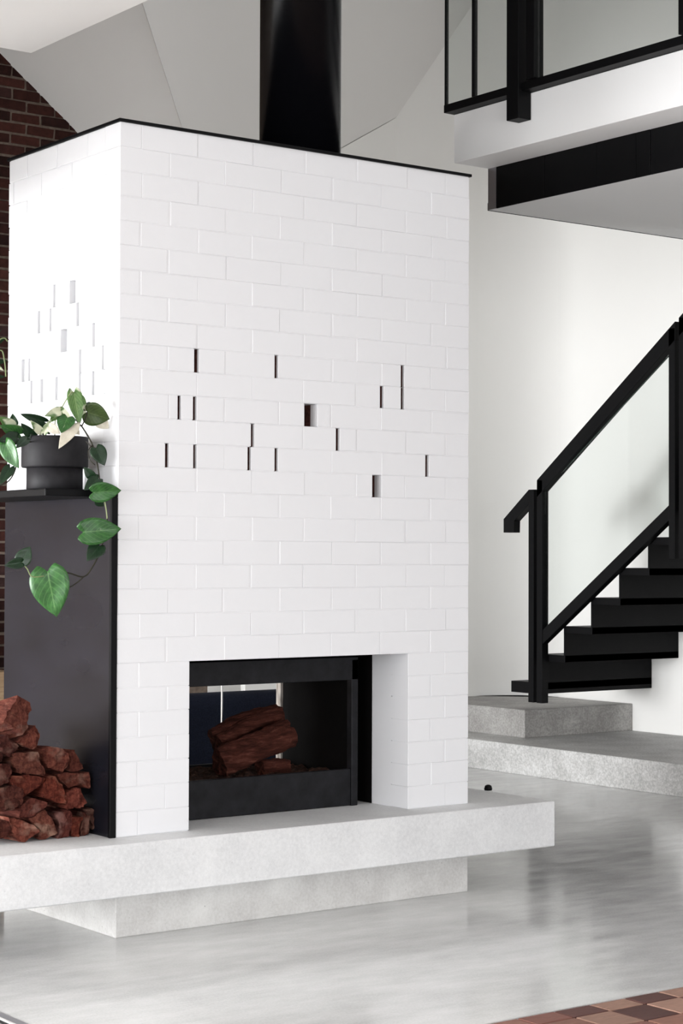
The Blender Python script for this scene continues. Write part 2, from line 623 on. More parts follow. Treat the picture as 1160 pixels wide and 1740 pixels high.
sheet('ceiling_slope_right', [ru, ac, tend, tfar, kl, ku], [(0, 1, 2), (0, 2, 5), (2, 3, 5), (3, 4, 5)], M['ceiling'], (0, 0.04, 0.06))
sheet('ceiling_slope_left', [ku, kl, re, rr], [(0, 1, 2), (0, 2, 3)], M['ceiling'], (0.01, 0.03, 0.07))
cv = [(XR - .42, YB - .0005, .3705), (XR - .0005, YB - .0005, .3705), (XR - .0005, YB - .42, .3705)]
for q in range(1, 64):
    an = math.pi / 2 * q / 64
    cv.append((XR - .42 + .42 * math.cos(an), YB - .42 + .42 * math.sin(an), .3705))
bm = bmesh.new()
add_prism(bm, cv, (0, 0, ZT - .3705))
o = struct(from_bm('added_wall_cove', bm, M['plaster'], smooth=False))  # cove added so the shading blends smoothly between the two white walls
# angled white wall piece under the slope
bm = bmesh.new()
p0, p1 = Vector((ac.x, YB, 0)), Vector((tfar.x, tfar.y, 0))
add_prism(bm, [(p0.x, p0.y, 0), (ac.x, ac.y, ac.z - 0.004), (tfar.x, tfar.y, tfar.z - 0.004), (p1.x, p1.y, 0)], (0.06, 0.14, 0))
struct(from_bm('wall_back_angled', bm, M['plaster']))

# metal track let into the floor, bottom left
TR = thing('floor_track', 'grey metal sliding track with black groove set in the concrete floor', 'floor track', (-0.88, -2.0, 0))
box('track_flange', -0.868, -0.833, -4.5, -0.35, 0.0, 0.003, M['alu'], TR)
box('track_lip', -0.877, -0.868, -4.5, -0.35, 0.0, 0.006, M['pale'], TR)
box('track_groove', -0.897, -0.877, -4.5, -0.35, 0.0, 0.0025, M['black'], TR)
box('track_flange', -0.935, -0.897, -4.5, -0.35, 0.0, 0.004, M['alu'], TR)

# ------------------------------------------------------------------ hearth
HZ = 0.359
W_, D_, H_ = 1.6518, 0.8787, 2.58
S = box('hearth_slab', -1.35, 1.996, -0.151, 1.03, 0.173, HZ, M['slab'], None, 0.004, 1, (0.3, 0.4, 0.173))
tag(S, 'long pale concrete hearth slab floating on a narrower plinth', 'hearth')
S = box('hearth_plinth', 0.0, W_, 0.0, D_, 0.0, 0.173, M['plinth'], None, 0.003, 1, (W_ / 2, D_ / 2, 0))
tag(S, 'stained concrete plinth recessed under the hearth slab', 'plinth')

# ------------------------------------------------------------------ fireplace: every brick
NC = 29
CH = H_ / NC
OX0, OX1 = 0.3066, 1.3366
FP = thing('fireplace', 'white painted brick fireplace block with open slots and a through firebox', 'fireplace', (W_ / 2, D_ / 2, HZ))
front_holes = {9: [(.319, .340), (.682, .698), (1.295, 1.313)], 10: [(1.191, 1.209), (1.295, 1.313)],
               11: [(.249, .264), (.315, .331), (.821, .882)], 12: [(.573, .589), (.974, .991)],
               13: [(.197, .213), (.317, .332), (.559, .575), (.684, .699), (1.424, 1.441)], 14: [(1.153, 1.198)]}
left_holes = {6: [(.326, .376), (.487, .509)], 7: [(.303, .322), (.514, .534), (.612, .633)], 8: [(.182, .200), (.392, .443)],
              9: [(.105, .128), (.283, .300), (.691, .707), (.737, .762)],
              10: [(.184, .200), (.283, .300), (.463, .484), (.584, .603), (.667, .687)]}
JA = [.088, .331, .575, .818, 1.070, 1.320, 1.527]
JB = [.207, .453, .703, .951, 1.196, 1.450]
LA = [.24, .484, .728]
LB = [.12, .362, .606, .84]


def painted_brick(a0, a1, z0, z1, depth, side, raw0, raw1, rd=0.014):
    """brick on the front (side 'f': a = x, depth along +y) or left face (side 'l': a = y, depth along +x)"""
    pr_ = random.uniform(-0.0012, 0.0012)
    b = 0.0014
    tw = random.uniform(-0.0012, 0.0012)
    z0 += random.uniform(0, 0.0022) - 0.0006
    z1 += random.uniform(-0.0022, 0) + 0.0006
    lv = [(pr_, b), (pr_ + b, 0.0), (rd, 0.0), (depth, 0.0)]
    bm = bmesh.new()
    rings = []
    for d, ins in lv:
        ring = []
        for ci, (a, z) in enumerate(((a0 + ins, z0 + ins), (a1 - ins, z0 + ins), (a1 - ins, z1 - ins), (a0 + ins, z1 - ins))):
            dd = d + (tw if d < 0.01 and ci in (1, 2) else 0) 
            ring.append(bm.verts.new((a, dd, z) if side == 'f' else (dd, a, z)))
        rings.append(ring)
    bm.faces.new(rings[0])
    for i in range(3):
        for j in range(4):
            f = bm.faces.new((rings[i][j], rings[i][(j + 1) % 4], rings[i + 1][(j + 1) % 4], rings[i + 1][j]))
            if i == 2 and ((j == 1 and raw1) or (j == 3 and raw0) or (j in (0, 2) and (raw0 or raw1))):
                f.material_index = 1
    bm.faces.new(rings[3])
    return from_bm('brick', bm, [M['paint'], M['raw']], FP)


def spans(lo, hi, holes):
    out, s = [], lo
    for h0, h1 in sorted(holes):
        out.append((s, h0))
        s = h1
    out.append((s, hi))
    return [q for q in out if q[1] - q[0] > 0.002]


mb = bmesh.new()
WD = 0.11
for c in range(NC):
    z1 = HZ + H_ - c * CH
    z0 = z1 - CH
    opening = c >= 22
    G = 0.0008
    # front
    base_spans = [(0, OX0), (OX1, W_)] if opening else [(0, W_)]
    hl = front_holes.get(c, [])
    for lo, hi in base_spans:
        for s0, s1 in spans(lo, hi, hl):
            rawL = any(abs(s0 - h[1]) < 1e-6 for h in hl)
            rawR = any(abs(s1 - h[0]) < 1e-6 for h in hl)
            rd = 0.046 if any(abs(s0 - h[1]) < 1e-6 and h[1] - h[0] > 0.03 for h in hl) else 0.014
            js = [j + random.uniform(-0.004, 0.004) for j in (JA if c % 2 == 0 else JB) if s0 + 0.03 < j < s1 - 0.03]
            cuts = [s0] + js + [s1]
            for i in range(len(cuts) - 1):
                gw = random.choice((0.0006, 0.0012, 0.0028, 0.0036, 0.0042))
                g0 = 0 if i == 0 else gl
                g1 = 0 if i == len(cuts) - 2 else gw
                gl = gw
                painted_brick(cuts[i] + g0, cuts[i + 1] - g1, z0 + G, z1 - G, WD, 'f', rawL and i == 0, rawR and i == len(cuts) - 2, rd)
            add_box(mb, s0 + 0.003, s1 - 0.003, 0.0022, WD - 0.004, z0 + (0.0 if (not opening or c > 22) else 0.0), z1)
    # left return
    if c < 15:
        hl = left_holes.get(c, [])
        for s0, s1 in spans(WD if c % 2 == 0 else WD, D_, hl):
            js = [j + random.uniform(-0.003, 0.003) for j in (LA if c % 2 == 0 else LB) if s0 + 0.03 < j < s1 - 0.03]
            cuts = [s0] + js + [s1]
            for i in range(len(cuts) - 1):
                g0 = 0.001 if i == 0 else 0.0018
                g1 = 0 if i == len(cuts) - 2 else 0.0018
                painted_brick(cuts[i] + g0, cuts[i + 1] - g1, z0 + G, z1 - G, WD, 'l', False, False)
            add_box(mb, 0.0028, WD - 0.004, s0 + 0.003, s1 - 0.003, z0, z1)
    else:
        add_box(mb, 0.001, WD - 0.004, WD, D_ - 0.002, z0, z1)
from_bm('mortar', mb, M['paint'], FP)
bm = bmesh.new()
OZ = HZ + 7 * CH
add_box(bm, WD, OX0, WD, D_, HZ, OZ)
add_box(bm, OX1, W_, WD, D_, HZ, OZ)
add_box(bm, WD, W_, WD, D_, OZ, HZ + H_)
core = from_bm('core', bm, [M['paint'], M['raw']], FP)
for p in core.data.polygons:
    if p.normal.y < -0.9 and p.center.z + FP.location.z > OZ:
        p.material_index = 1
CAPO = 0.008
box('cap', -CAPO, W_ + CAPO, -CAPO, D_ + CAPO, HZ + H_, HZ + H_ + 0.011, M['black'], FP, 0.001)

# sooty steel liner behind the white reveal
LN = bmesh.new()
add_box(LN, OX1 - 0.005, OX1 - 0.001, 0.236, D_ - 0.002, HZ + 0.001, OZ - 0.002)
add_box(LN, OX0 + 0.001, OX0 + 0.005, 0.236, D_ - 0.002, HZ + 0.001, OZ - 0.002)
add_box(LN, OX0 + 0.006, OX1 - 0.006, 0.11, D_ - 0.002, OZ - 0.008, OZ - 0.002)
from_bm('firebox_liner', LN, M['soot'], FP)

# flue
FC = (1.107, 0.44)
FR = 0.169
bm = bmesh.new()
lathe_bm(bm, FC[0], FC[1], [(FR, HZ + H_ + 0.011), (FR, ZT)], 64)
FL = from_bm('chimney_flue', bm, M['flue'], None, (FC[0], FC[1], HZ + H_ + 0.011), smooth=True)
for p in FL.data.polygons:
    if abs(p.normal.z) > 0.5:
        p.use_smooth = False
tag(FL, 'black round steel flue rising from the fireplace top', 'flue')

# ------------------------------------------------------------------ steel insert in the firebox
IN = thing('fireplace_insert', 'black iron see-through insert standing in the fireplace opening', 'fireplace insert', (0.82, 0.48, HZ))
IX0, IX1, IY0, IY1 = 0.40, 1.248, 0.215, 0.745
box('front_panel', IX0, IX1 - 0.032, IY0 + 0.006, IY0 + 0.026, HZ + 0.002, HZ + 0.150, M['iron'], IN, 0.002)
box('frame_bar', IX1 - 0.032, IX1, IY0, IY0 + 0.034, HZ, OZ - 0.03, M['iron'], IN, 0.002)
box('frame_bar', IX0 - 0.032, IX0, IY0, IY0 + 0.034, HZ, OZ - 0.03, M['iron'], IN, 0.002)
box('smoke_hood', IX0 - 0.03, IX1, IY0, IY1, HZ + 0.51, OZ - 0.02, M['iron'], IN, 0.002)
box('side_wall', IX1 - 0.028, IX1 - 0.004, IY0 + 0.036, IY1 - 0.036, HZ, HZ + 0.51, M['soot'], IN)
box('side_wall', IX0 - 0.028, IX0 - 0.004, IY0 + 0.036, IY1 - 0.036, HZ, HZ + 0.51, M['soot'], IN)
box('back_panel', IX0, IX1 - 0.038, IY1 - 0.02, IY1, HZ + 0.002, HZ + 0.145, M['iron'], IN)
box('back_post', IX1 - 0.040, IX1 - 0.006, IY1 - 0.034, IY1, HZ, HZ + 0.51, M['frame'], IN, 0.002)
box('glass_joint', 0.9255, 0.9295, IY1 - 0.012, IY1 - 0.004, HZ + 0.146, HZ + 0.508, M['pale'], IN)
bm = bmesh.new()
N1, N2 = 40, 24
vv = [[bm.verts.new((IX0 + 0.002 + (IX1 - 0.04 - IX0) * i / N1, IY0 + 0.03 + (IY1 - IY0 - 0.06) * j / N2,
                     HZ + 0.128 + 0.022 * noise.noise(Vector((i * 0.35, j * 0.35, 3))) + random.uniform(-0.005, 0.008))) for j in range(N2 + 1)] for i in range(N1 + 1)]
for i in range(N1):
    for j in range(N2):
        bm.faces.new((vv[i][j], vv[i + 1][j], vv[i + 1][j + 1], vv[i][j + 1]))
ring = [vv[i][0] for i in range(N1 + 1)] + [vv[N1][j] for j in range(1, N2 + 1)] + [vv[i][N2] for i in range(N1 - 1, -1, -1)] + [vv[0][j] for j in range(N2 - 1, 0, -1)]
low = [bm.verts.new((q.co.x, q.co.y, HZ + 0.004)) for q in ring]
for i in range(len(ring)):
    j = (i + 1) % len(ring)
    bm.faces.new((ring[i], low[i], low[j], ring[j]))
bm.faces.new(low)
o = from_bm('ash_bed', bm, M['ash'], IN)
o['kind'] = 'stuff'


# ------------------------------------------------------------------ logs
def resample(poly, n):
    P = [Vector(p) for p in poly]
    L = [(P[(i + 1) % len(P)] - P[i]).length for i in range(len(P))]
    T = sum(L)
    out = []
    for k_ in range(n):
        d = T * k_ / n
        i = 0
        while d > L[i]:
            d -= L[i]
            i += 1
        out.append(P[i].lerp(P[(i + 1) % len(P)], d / L[i]))
    return out


def split_log(poly, axis, length, seed, mat, name='firewood_log', n=30, rough=0.0055, taper=0.9, loc=None):
    """irregular split billet: end outline poly, swept along axis with chipped faces"""
    rnd = random.Random(seed)
    ring0 = resample(poly, n)
    cen = sum(ring0, Vector()) / n
    ax = Vector(axis).normalized()
    bm = bmesh.new()
    rings = []
    # centre rings of the near end
    nl = 6
    offs = [Vector((rnd.uniform(-1, 1), rnd.uniform(-1, 1), rnd.uniform(-1, 1))) * rough for _ in range(n)]
    cv = bm.verts.new(cen + ax * rnd.uniform(-0.004, 0.006))
    for f in (0.3, 0.55, 0.8, 0.96):
        rings.append([bm.verts.new(cen.lerp(p, f) + ax * (noise.noise(cen.lerp(p, f) * 38 + Vector((seed, 0, 0))) * 0.014 + noise.noise(cen.lerp(p, f) * 90) * 0.006)) for p in ring0])
    for i in range(nl):
        t = i / (nl - 1)
        sc = 1 - (1 - taper) * t
        ring = []
        for j, p in enumerate(ring0):
            q = cen + (p - cen) * sc + ax * (length * t)
            if i == 0:
                q = q + ax * noise.noise(p * 25 + Vector((seed * 3.1, 0, 0))) * 0.012
            q = q + offs[j] * (0.5 + 0.5 * t) + noise.noise_vector(q * 16 + Vector((seed, seed, 0))) * rough + noise.noise_vector(q * 55) * 0.003
            ring.append(bm.verts.new(q))
        rings.append(ring)
    for j in range(n):
        bm.faces.new((cv, rings[0][j], rings[0][(j + 1) % n]))
    for i in range(len(rings) - 1):
        for j in range(n):
            bm.faces.new((rings[i][j], rings[i][(j + 1) % n], rings[i + 1][(j + 1) % n], rings[i + 1][j]))
    ce = bm.verts.new(cen + ax * length)
    for j in range(n):
        bm.faces.new((ce, rings[-1][(j + 1) % n], rings[-1][j]))
    base = loc or (cen.x, cen.y, min(p.z for p in ring0))
    return from_bm(name, bm, mat, None, base)


# (outline in the enlarged crop, front plane y, sideways lean of the billet, label)
pile = [
    ([(165, 160), (240, 225), (270, 300), (240, 350), (255, 440), (210, 520), (130, 470), (40, 395), (70, 300)], .100, (-.6, .8, -.32), 'ridged red split log lying topmost on the woodpile'),
    ([(315, 430), (357, 520), (345, 600), (290, 660), (215, 625), (135, 590), (250, 510)], .110, (-.1, 1, 0), 'crescent-shaped red log with a pale rim just under the topmost log'),
    ([(-50, 540), (60, 530), (170, 630), (150, 655), (95, 722), (60, 722), (20, 640), (-50, 600)], .105, (-.2, 1, 0), 'red log end left of the crescent-shaped log, below the topmost log'),
    ([(135, 688), (320, 675), (335, 745), (405, 850), (402, 885), (270, 872), (165, 858), (120, 790)], .095, (-.05, 1, 0), 'rough dull-brown log in the middle of the woodpile, directly under the crescent-shaped log'),
    ([(410, 645), (530, 635), (600, 680), (618, 762), (570, 850), (500, 842), (410, 805), (385, 720)], .105, (-.25, 1, .04), 'large knobbly red log at the upper right shoulder of the woodpile'),
    ([(606, 655), (660, 660), (755, 822), (700, 842), (610, 845), (628, 752)], .125, (-.15, 1, 0), 'narrow dark red log right of the knobbly log, sloping down to the panel'),
    ([(100, 884), (270, 884), (408, 902), (385, 962), (220, 1072), (88, 935)], .092, (-.1, 1, 0), 'orange-red wedge log below the dull-brown log in the middle of the pile'),
    ([(-60, 1005), (110, 972), (212, 1022), (200, 1130), (100, 1195), (-60, 1215)], .085, (-.15, 1, 0), 'rounded dark red log at the left edge, half way down the lower pile'),
    ([(420, 892), (490, 882), (560, 990), (592, 1060), (585, 1135), (540, 1135), (355, 1075)], .090, (.0, 1, 0), 'smooth orange-red triangular log right of the wedge log'),
    ([(500, 872), (800, 857), (808, 1010), (772, 1000), (735, 965), (610, 985), (545, 930)], .120, (-.1, 1, 0), 'broad splintered log lying flat at the right edge under the knobbly log'),
    ([(602, 1035), (720, 995), (742, 1060), (782, 1122), (700, 1172), (592, 1182)], .092, (.0, 1, 0), 'short pinkish-red log under the broad splintered log at the right'),
    ([(168, 1185), (280, 1080), (425, 1120), (415, 1162), (300, 1250), (165, 1275)], .095, (-.05, 1, 0), 'purple-brown log resting on the pale-ended bottom logs'),
    ([(72, 1262), (200, 1290), (330, 1352), (355, 1398), (270, 1442), (230, 1482), (170, 1487), (100, 1392)], .085, (-.1, 1, 0), 'bottom-row log with a pale upper corner and a pointed foot'),
    ([(258, 1270), (400, 1197), (465, 1260), (505, 1397), (400, 1457), (345, 1450), (362, 1382)], .092, (.0, 1, 0), 'cream and brown square-ended log in the middle of the bottom row'),
    ([(480, 1222), (600, 1200), (646, 1222), (634, 1340), (620, 1432), (510, 1452), (540, 1332)], .100, (-.05, 1, 0), 'mottled purple log in the bottom row, right of the cream and brown one'),
    ([(652, 1252), (738, 1262), (722, 1332), (702, 1440), (640, 1427), (650, 1332)], .100, (.0, 1, 0), 'upright orange-red log second from the right in the bottom row'),
    ([(744, 1222), (800, 1242), (795, 1402), (708, 1437), (730, 1302)], .110, (.0, 1, 0), 'rough red log rightmost in the bottom row beside the steel panel'),
    ([(756, 1187), (840, 1187), (850, 1242), (884, 1350), (842, 1362), (806, 1285)], .125, (-.05, 1, 0), 'small splintered stick leaning at the right foot of the woodpile'),
    ([(-60, 772), (90, 780), (95, 852), (60, 942), (-60, 1000)], .095, (-.15, 1, 0), 'red log at the left edge, level with the dull-brown log'),
    ([(-60, 1312), (68, 1292), (95, 1392), (70, 1440), (-60, 1470)], .085, (-.15, 1, 0), 'dark red log at the left edge of the bottom row'),
    ([(-60, 662), (22, 690), (16, 768), (-60, 768)], .110, (-.1, 1, 0), 'small dark red log at the left edge under the upper left log end'),
]
tints = {0: (.85, .85, .85), 1: (1.1, 1.05, 1.0), 3: (.85, .92, .92), 6: (1.25, .95, .8), 7: (.72, .72, .72), 8: (1.35, 1.02, .85), 10: (1.15, 1.0, 1.0), 11: (.85, .8, .85), 12: (1.5, 1.5, 1.45),
         13: (1.45, 1.6, 1.55), 14: (.9, .82, .92), 15: (1.4, 1.05, .85), 18: (.7, .66, .66), 19: (.6, .55, .55), 20: (.55, .5, .5)}
for i, (poly, yf, lean, lab) in enumerate(pile):
    P = [at(x / 5.273, 1150 + y / 5.273, 1, yf) for x, y in poly]
    zmin = min(p.z for p in P)
    o = split_log(P, lean, random.uniform(0.26, 0.36), i + 1, M['wood'], taper=random.uniform(0.88, 0.98))
    o.color = (*tints.get(i, (0.9, 0.88, 0.88)), 1)
    tag(o, lab, 'log', 'split firewood stacked by the steel panel')

# logs in the firebox
P = [at(u, v, 1, .40) for u, v in ((368, 1262), (380, 1225), (400, 1212), (425, 1212), (472, 1202), (470, 1240), (440, 1244), (392, 1262))]


def fire_log(px_pts, y, rads, seed, lab):
    pts = smooth_path([at(u, v, 1, y) for u, v in px_pts], 10)
    bm = bmesh.new()
    n = 22
    rings = []
    for i, p in enumerate(pts):
        d = (pts[min(i + 1, len(pts) - 1)] - pts[max(i - 1, 0)]).normalized()
        b = d.cross(Vector((0, 1, 0))).normalized()
        a = b.cross(d)
        f = i / (len(pts) - 1)
        r = rads[0] + (rads[1] - rads[0]) * f
        ring = []
        for j in range(n):
            an = 2 * math.pi * j / n
            rr_ = r * (1 + 0.13 * math.cos(3 * an + seed + f) + 0.20 * noise.noise(Vector((math.cos(an) * 1.4, math.sin(an) * 1.4, seed + f * 2.2))) + 0.13 * noise.noise(Vector((j * 0.9, i * 0.55, seed))) + 0.07 * noise.noise(Vector((j * 2.3, i * 1.3, seed))))
            ring.append(bm.verts.new(p + a * math.cos(an) * rr_ * 0.9 + b * math.sin(an) * rr_ + d * 0.014 * noise.noise(Vector((j * .8, i, seed)))))
        rings.append(ring)
    for i in range(len(rings) - 1):
        for j in range(n):
            bm.faces.new((rings[i][j], rings[i][(j + 1) % n], rings[i + 1][(j + 1) % n], rings[i + 1][j]))
    for rg in (rings[0], rings[-1]):
        c_ = bm.verts.new(sum((q.co for q in rg), Vector()) / n)
        for j in range(n):
            bm.faces.new((c_, rg[j], rg[(j + 1) % n]))
    o = from_bm('firebox_log', bm, M['bark'], None, pts[0])
    return tag(o, lab, 'log', 'logs inside the firebox')


fire_log([(366, 1262), (415, 1234), (474, 1216)], .50, (.052, .046), 3, 'dark red log lying behind, upper of the two in the firebox')
fire_log([(372, 1298), (430, 1274), (492, 1247)], .40, (.056, .058), 8, 'long red log sloping across the front of the firebox')
fire_log([(442, 1306), (466, 1302), (487, 1305)], .42, (.036, .032), 12, 'short pale log stub under the sloping log in the firebox')

# ------------------------------------------------------------------ steel wood store and shelf
WS = thing('log_store', 'dark hot-rolled steel panel with shelf fixed to the fireplace side', 'log store', (-0.15, 0.42, HZ))
box('back_panel', -0.022, -0.002, 0.012, 0.85, HZ, 1.579, M['steel'], WS, 0.001)
box('front_flange', -0.028, -0.002, -0.004, 0.012, HZ, 1.579, M['black'], WS, 0.002)
box('shelf', -0.295, -0.002, -0.004, 0.85, 1.579, 1.605, M['black'], WS, 0.004, 2)

# ------------------------------------------------------------------ potted pothos
pc = at(88, 831, 2, 1.605)
d_ = pc - CAM
PX, PY, PZ = -0.158, 0.185, 1.605
PL = thing('potted_pothos', 'variegated trailing pothos in a two-tier black pot on the steel shelf', 'potted plant', (PX, PY, PZ))
bm = bmesh.new()
lathe_bm(bm, PX, PY, [(0.098, PZ), (0.1015, PZ + 0.004), (0.1015, PZ + 0.080), (0.094, PZ + 0.084)], 56)
from_bm('pot_base', bm, M['pot'], PL, smooth=False)
bm = bmesh.new()
lathe_bm(bm, PX, PY, [(0.104, PZ + 0.082), (0.118, PZ + 0.082), (0.1205, PZ + 0.086), (0.1205, PZ + 0.190), (0.118, PZ + 0.194), (0.113, PZ + 0.194), (0.111, PZ + 0.165), (0.02, PZ + 0.165)], 56)
from_bm('pot_collar', bm, M['pot'], PL, smooth=False)
bm = bmesh.new()
lathe_bm(bm, PX, PY, [(0.110, PZ + 0.166), (0.110, PZ + 0.176), (0.05, PZ + 0.182)], 32)
from_bm('soil', bm, M['soil'], PL)
for nm in ('pot_base', 'pot_collar'):
    for p in bpy.data.objects[nm].data.polygons:
        if abs(p.normal.z) < 0.5:
            p.use_smooth = True

VIEW = -fwd


def leaf(pb, pt, wid, mat, nrm=None, fold=0.18, curl=0.12, roll=0.0):
    """heart shaped leaf blade from base pb to tip pt"""
    pb, pt = Vector(pb), Vector(pt)
    ax = pt - pb
    L = ax.length
    ax.normalize()
    n = Vector(nrm) if nrm is not None else VIEW
    n = (n - ax * n.dot(ax)).normalized()
    n.rotate(Matrix.Rotation(roll, 3, ax))
    b = n.cross(ax)
    bm = bmesh.new()
    uvl = bm.loops.layers.uv.new('UVMap')
    NL, NS = 13, 8
    g = []
    for i in range(NL + 1):
        t = i / NL
        h = (t + 0.02) ** 0.40 * (1 - t) ** 0.98 * 2.22 if t < 1 else 0.0
        row = []
        for j in range(NS + 1):
            s = -1 + 2 * j / NS
            back = -0.16 * L * (1 - (1 - abs(s)) ** 1.6) * (1 - t) ** 4
            off = (abs(s) * h * wid * 0.5) * fold - curl * L * (t - 0.3) ** 2 * (1 if t > 0.3 else 0.3) + 0.012 * wid * math.sin(9 * t + 3 * s)
            row.append((bm.verts.new(pb + ax * (t * L + back) + b * (s * h * wid * 0.5) + n * off), s, t))
        g.append(row)
    for i in range(NL):
        for j in range(NS):
            q = (g[i][j], g[i][j + 1], g[i + 1][j + 1], g[i + 1][j])
            f = bm.faces.new([w[0] for w in q])
            for lp, w in zip(f.loops, q):
                lp[uvl].uv = (w[1], w[2])
            f.smooth = True
    bmesh.ops.remove_doubles(bm, verts=bm.verts, dist=1e-5)
    me = bpy.data.meshes.new('leaf')
    bm.to_mesh(me)
    bm.free()
    o = link_mesh('leaf', me, M[mat], PL)
    so = o.modifiers.new('thickness', 'SOLIDIFY')
    so.thickness = 0.0007
    return o


def pp(x, y, yy):
    return at(x / 4.142, 640 + y / 4.142, 1, yy)


HY = -0.055   # hanging vines, in front of the shelf end
R_ = math.radians
leaf(pp(335, 1372, HY), pp(397, 1692, HY - .01), .140, 'leaf_bright', fold=0.10, curl=.10)
leaf(pp(150, 1308, HY), pp(32, 1330, HY), .040, 'leaf_dark', fold=.3)
leaf(pp(150, 1305, HY + .005), pp(212, 1195, HY - .01), .058, 'leaf_dark', fold=.25)
leaf(pp(585, 1095, HY), pp(858, 1070, HY - .03), .098, 'leaf_bright', fold=.12)
leaf(pp(700, 1190, HY + .01), pp(612, 1295, HY), .062, 'leaf_dark', fold=.2)
leaf(pp(655, 815, HY), pp(857, 802, HY - .02), .074, 'leaf_bright', fold=.2, roll=R_(12))
leaf(pp(692, 720, HY + .01), pp(594, 795, HY), .050, 'leaf_dark', fold=.2)
leaf(pp(650, 705, HY + .02), pp(590, 638, HY + .02), .035, 'leaf_dark', fold=.3)
leaf(pp(676, 505, HY + .02), pp(738, 625, HY), .060, 'leaf_dark', fold=.15, roll=R_(-20))
leaf(pp(690, 862, HY + .02), pp(735, 915, HY + .03), .04, 'leaf_dark')
leaf(pp(612, 250, .06), pp(772, 300, .03), .088, 'leaf_olive', fold=.1, roll=R_(10))
leaf(pp(690, 300, .07), pp(766, 365, .06), .050, 'leaf_cream', fold=.1)
leaf(pp(640, 205, .08), pp(578, 235, .07), .034, 'leaf_dark', fold=.3)
leaf(pp(520, 112, .08), pp(562, 335, .05), .058, 'leaf_vari', fold=.25, roll=R_(-10))
leaf(pp(560, 150, .085), pp(598, 280, .07), .040, 'leaf_vari', fold=.25)
leaf(pp(522, 335, .06), pp(415, 500, .03), .052, 'leaf_cream', fold=.15)
leaf(pp(475, 290, .08), pp(430, 392, .05), .066, 'leaf_bright', fold=.2)
leaf(pp(350, 352, .09), pp(425, 402, .07), .036, 'leaf_cream', fold=.2)
leaf(pp(500, 340, .075), pp(560, 410, .06), .036, 'leaf_cream', fold=.2)
leaf(pp(425, 240, .10), pp(318, 275, .08), .036, 'leaf_vari', fold=.3)
leaf(pp(420, 250, .11), pp(350, 320, .09), .034, 'leaf_vari', fold=.3)
leaf(pp(432, 232, .10), pp(520, 335, .07), .026, 'leaf_vari', fold=.4)
leaf(pp(312, 318, .12), pp(128, 258, .10), .034, 'leaf_dark', fold=.4, curl=-.2)
leaf(pp(100, 335, .12), pp(88, 262, .10), .034, 'leaf_dark', fold=.3)
leaf(pp(85, 345, .11), pp(-5, 285, .08), .042, 'leaf_vari', fold=.3)
leaf(pp(140, 405, .11), pp(5, 345, .08), .052, 'leaf_bright', fold=.25)
leaf(pp(120, 430, .10), pp(-10, 450, .06), .050, 'leaf_dark', fold=.25)
leaf(pp(40, 470, .06), pp(128, 645, .02), .066, 'leaf_bright', fold=.2, roll=R_(15))
leaf(pp(72, 640, .05), pp(3, 755, .03), .042, 'leaf_dark', fold=.2)
leaf(pp(210, 400, .11), pp(150, 330, .09), .036, 'leaf_dark', fold=.3)
leaf(pp(290, 390, .12), pp(215, 310, .10), .030, 'leaf_vari', fold=.35)
leaf(pp(300, 380, .13), pp(255, 300, .11), .026, 'leaf_dark', fold=.4)
leaf(pp(310, 395, .11), pp(360, 300, .09), .026, 'leaf_vari', fold=.35)
leaf(pp(185, 440, .08), pp(115, 500, .055), .036, 'leaf_dark', fold=.25)
leaf(pp(330, 400, .14), pp(300, 330, .14), .036, 'leaf_dark', fold=.3)
leaf(pp(240, 420, .15), pp(180, 370, .15), .045, 'leaf_dark', fold=.3)
leaf(pp(100, 420, .15), pp(60, 370, .15), .045, 'leaf_dark', fold=.3)


def stem(pts, r, mat, name='stem'):
    bm = bmesh.new()
    tube_bm(bm, smooth_path(pts, 5), r, 7)
    return from_bm(name, bm, M[mat], PL, smooth=True)


stem([(PX, PY, PZ + .17), pp(390, 300, .13), pp(430, 225, .10), pp(495, 118, .08), pp(520, 112, .08)], .0022, 'stem')
stem([(PX + .02, PY, PZ + .17), pp(520, 310, .09), pp(560, 345, .07), pp(575, 350, .05), pp(650, 480, .0), pp(685, 620, HY + .02), pp(700, 720, HY + .015), pp(725, 840, HY + .012), pp(752, 1000, HY + .012),
      pp(735, 1120, HY + .018), pp(700, 1240, HY + .01), pp(650, 1340, HY), pp(588, 1408, HY), pp(475, 1380, HY), pp(335, 1372, HY + .002)], .0030, 'stem_dark')
stem([pp(575, 350, .05), pp(603, 290, .055), pp(612, 250, .06)], .0024, 'stem_dark')
stem([pp(605, 455, .02), pp(640, 490, .0), pp(676, 505, HY + .02)], .0018, 'stem_dark')
stem([pp(650, 480, .0), pp(622, 520, -.01), pp(630, 580, -.02), pp(668, 622, HY + .02)], .0017, 'stem_dark')
stem([pp(588, 1408, HY), pp(540, 1450, HY + .01), pp(478, 1482, HY + .01), pp(400, 1440, HY + .01)], .0024, 'stem_dark')
stem([pp(150, 1306, HY + .004), pp(190, 1350, HY), pp(228, 1408, HY + .004), pp(330, 1400, HY + .008)], .0020, 'stem')
stem([pp(-10, 770, .03), pp(60, 735, .04), pp(105, 660, .04), pp(118, 560, .05), pp(110, 460, .09), (PX - .06, PY, PZ + .17)], .0024, 'stem_dark')
stem([pp(738, 880, HY + .005), pp(748, 940, HY + .002), pp(755, 1000, HY + .004)], .0020, 'stem')
stem([(PX + .01, PY, PZ + .17), pp(470, 350, .12), pp(475, 290, .085)], .0018, 'stem')
stem([(PX - .03, PY, PZ + .17), pp(250, 380, .13), pp(150, 350, .11), pp(100, 335, .11)], .0018, 'stem')

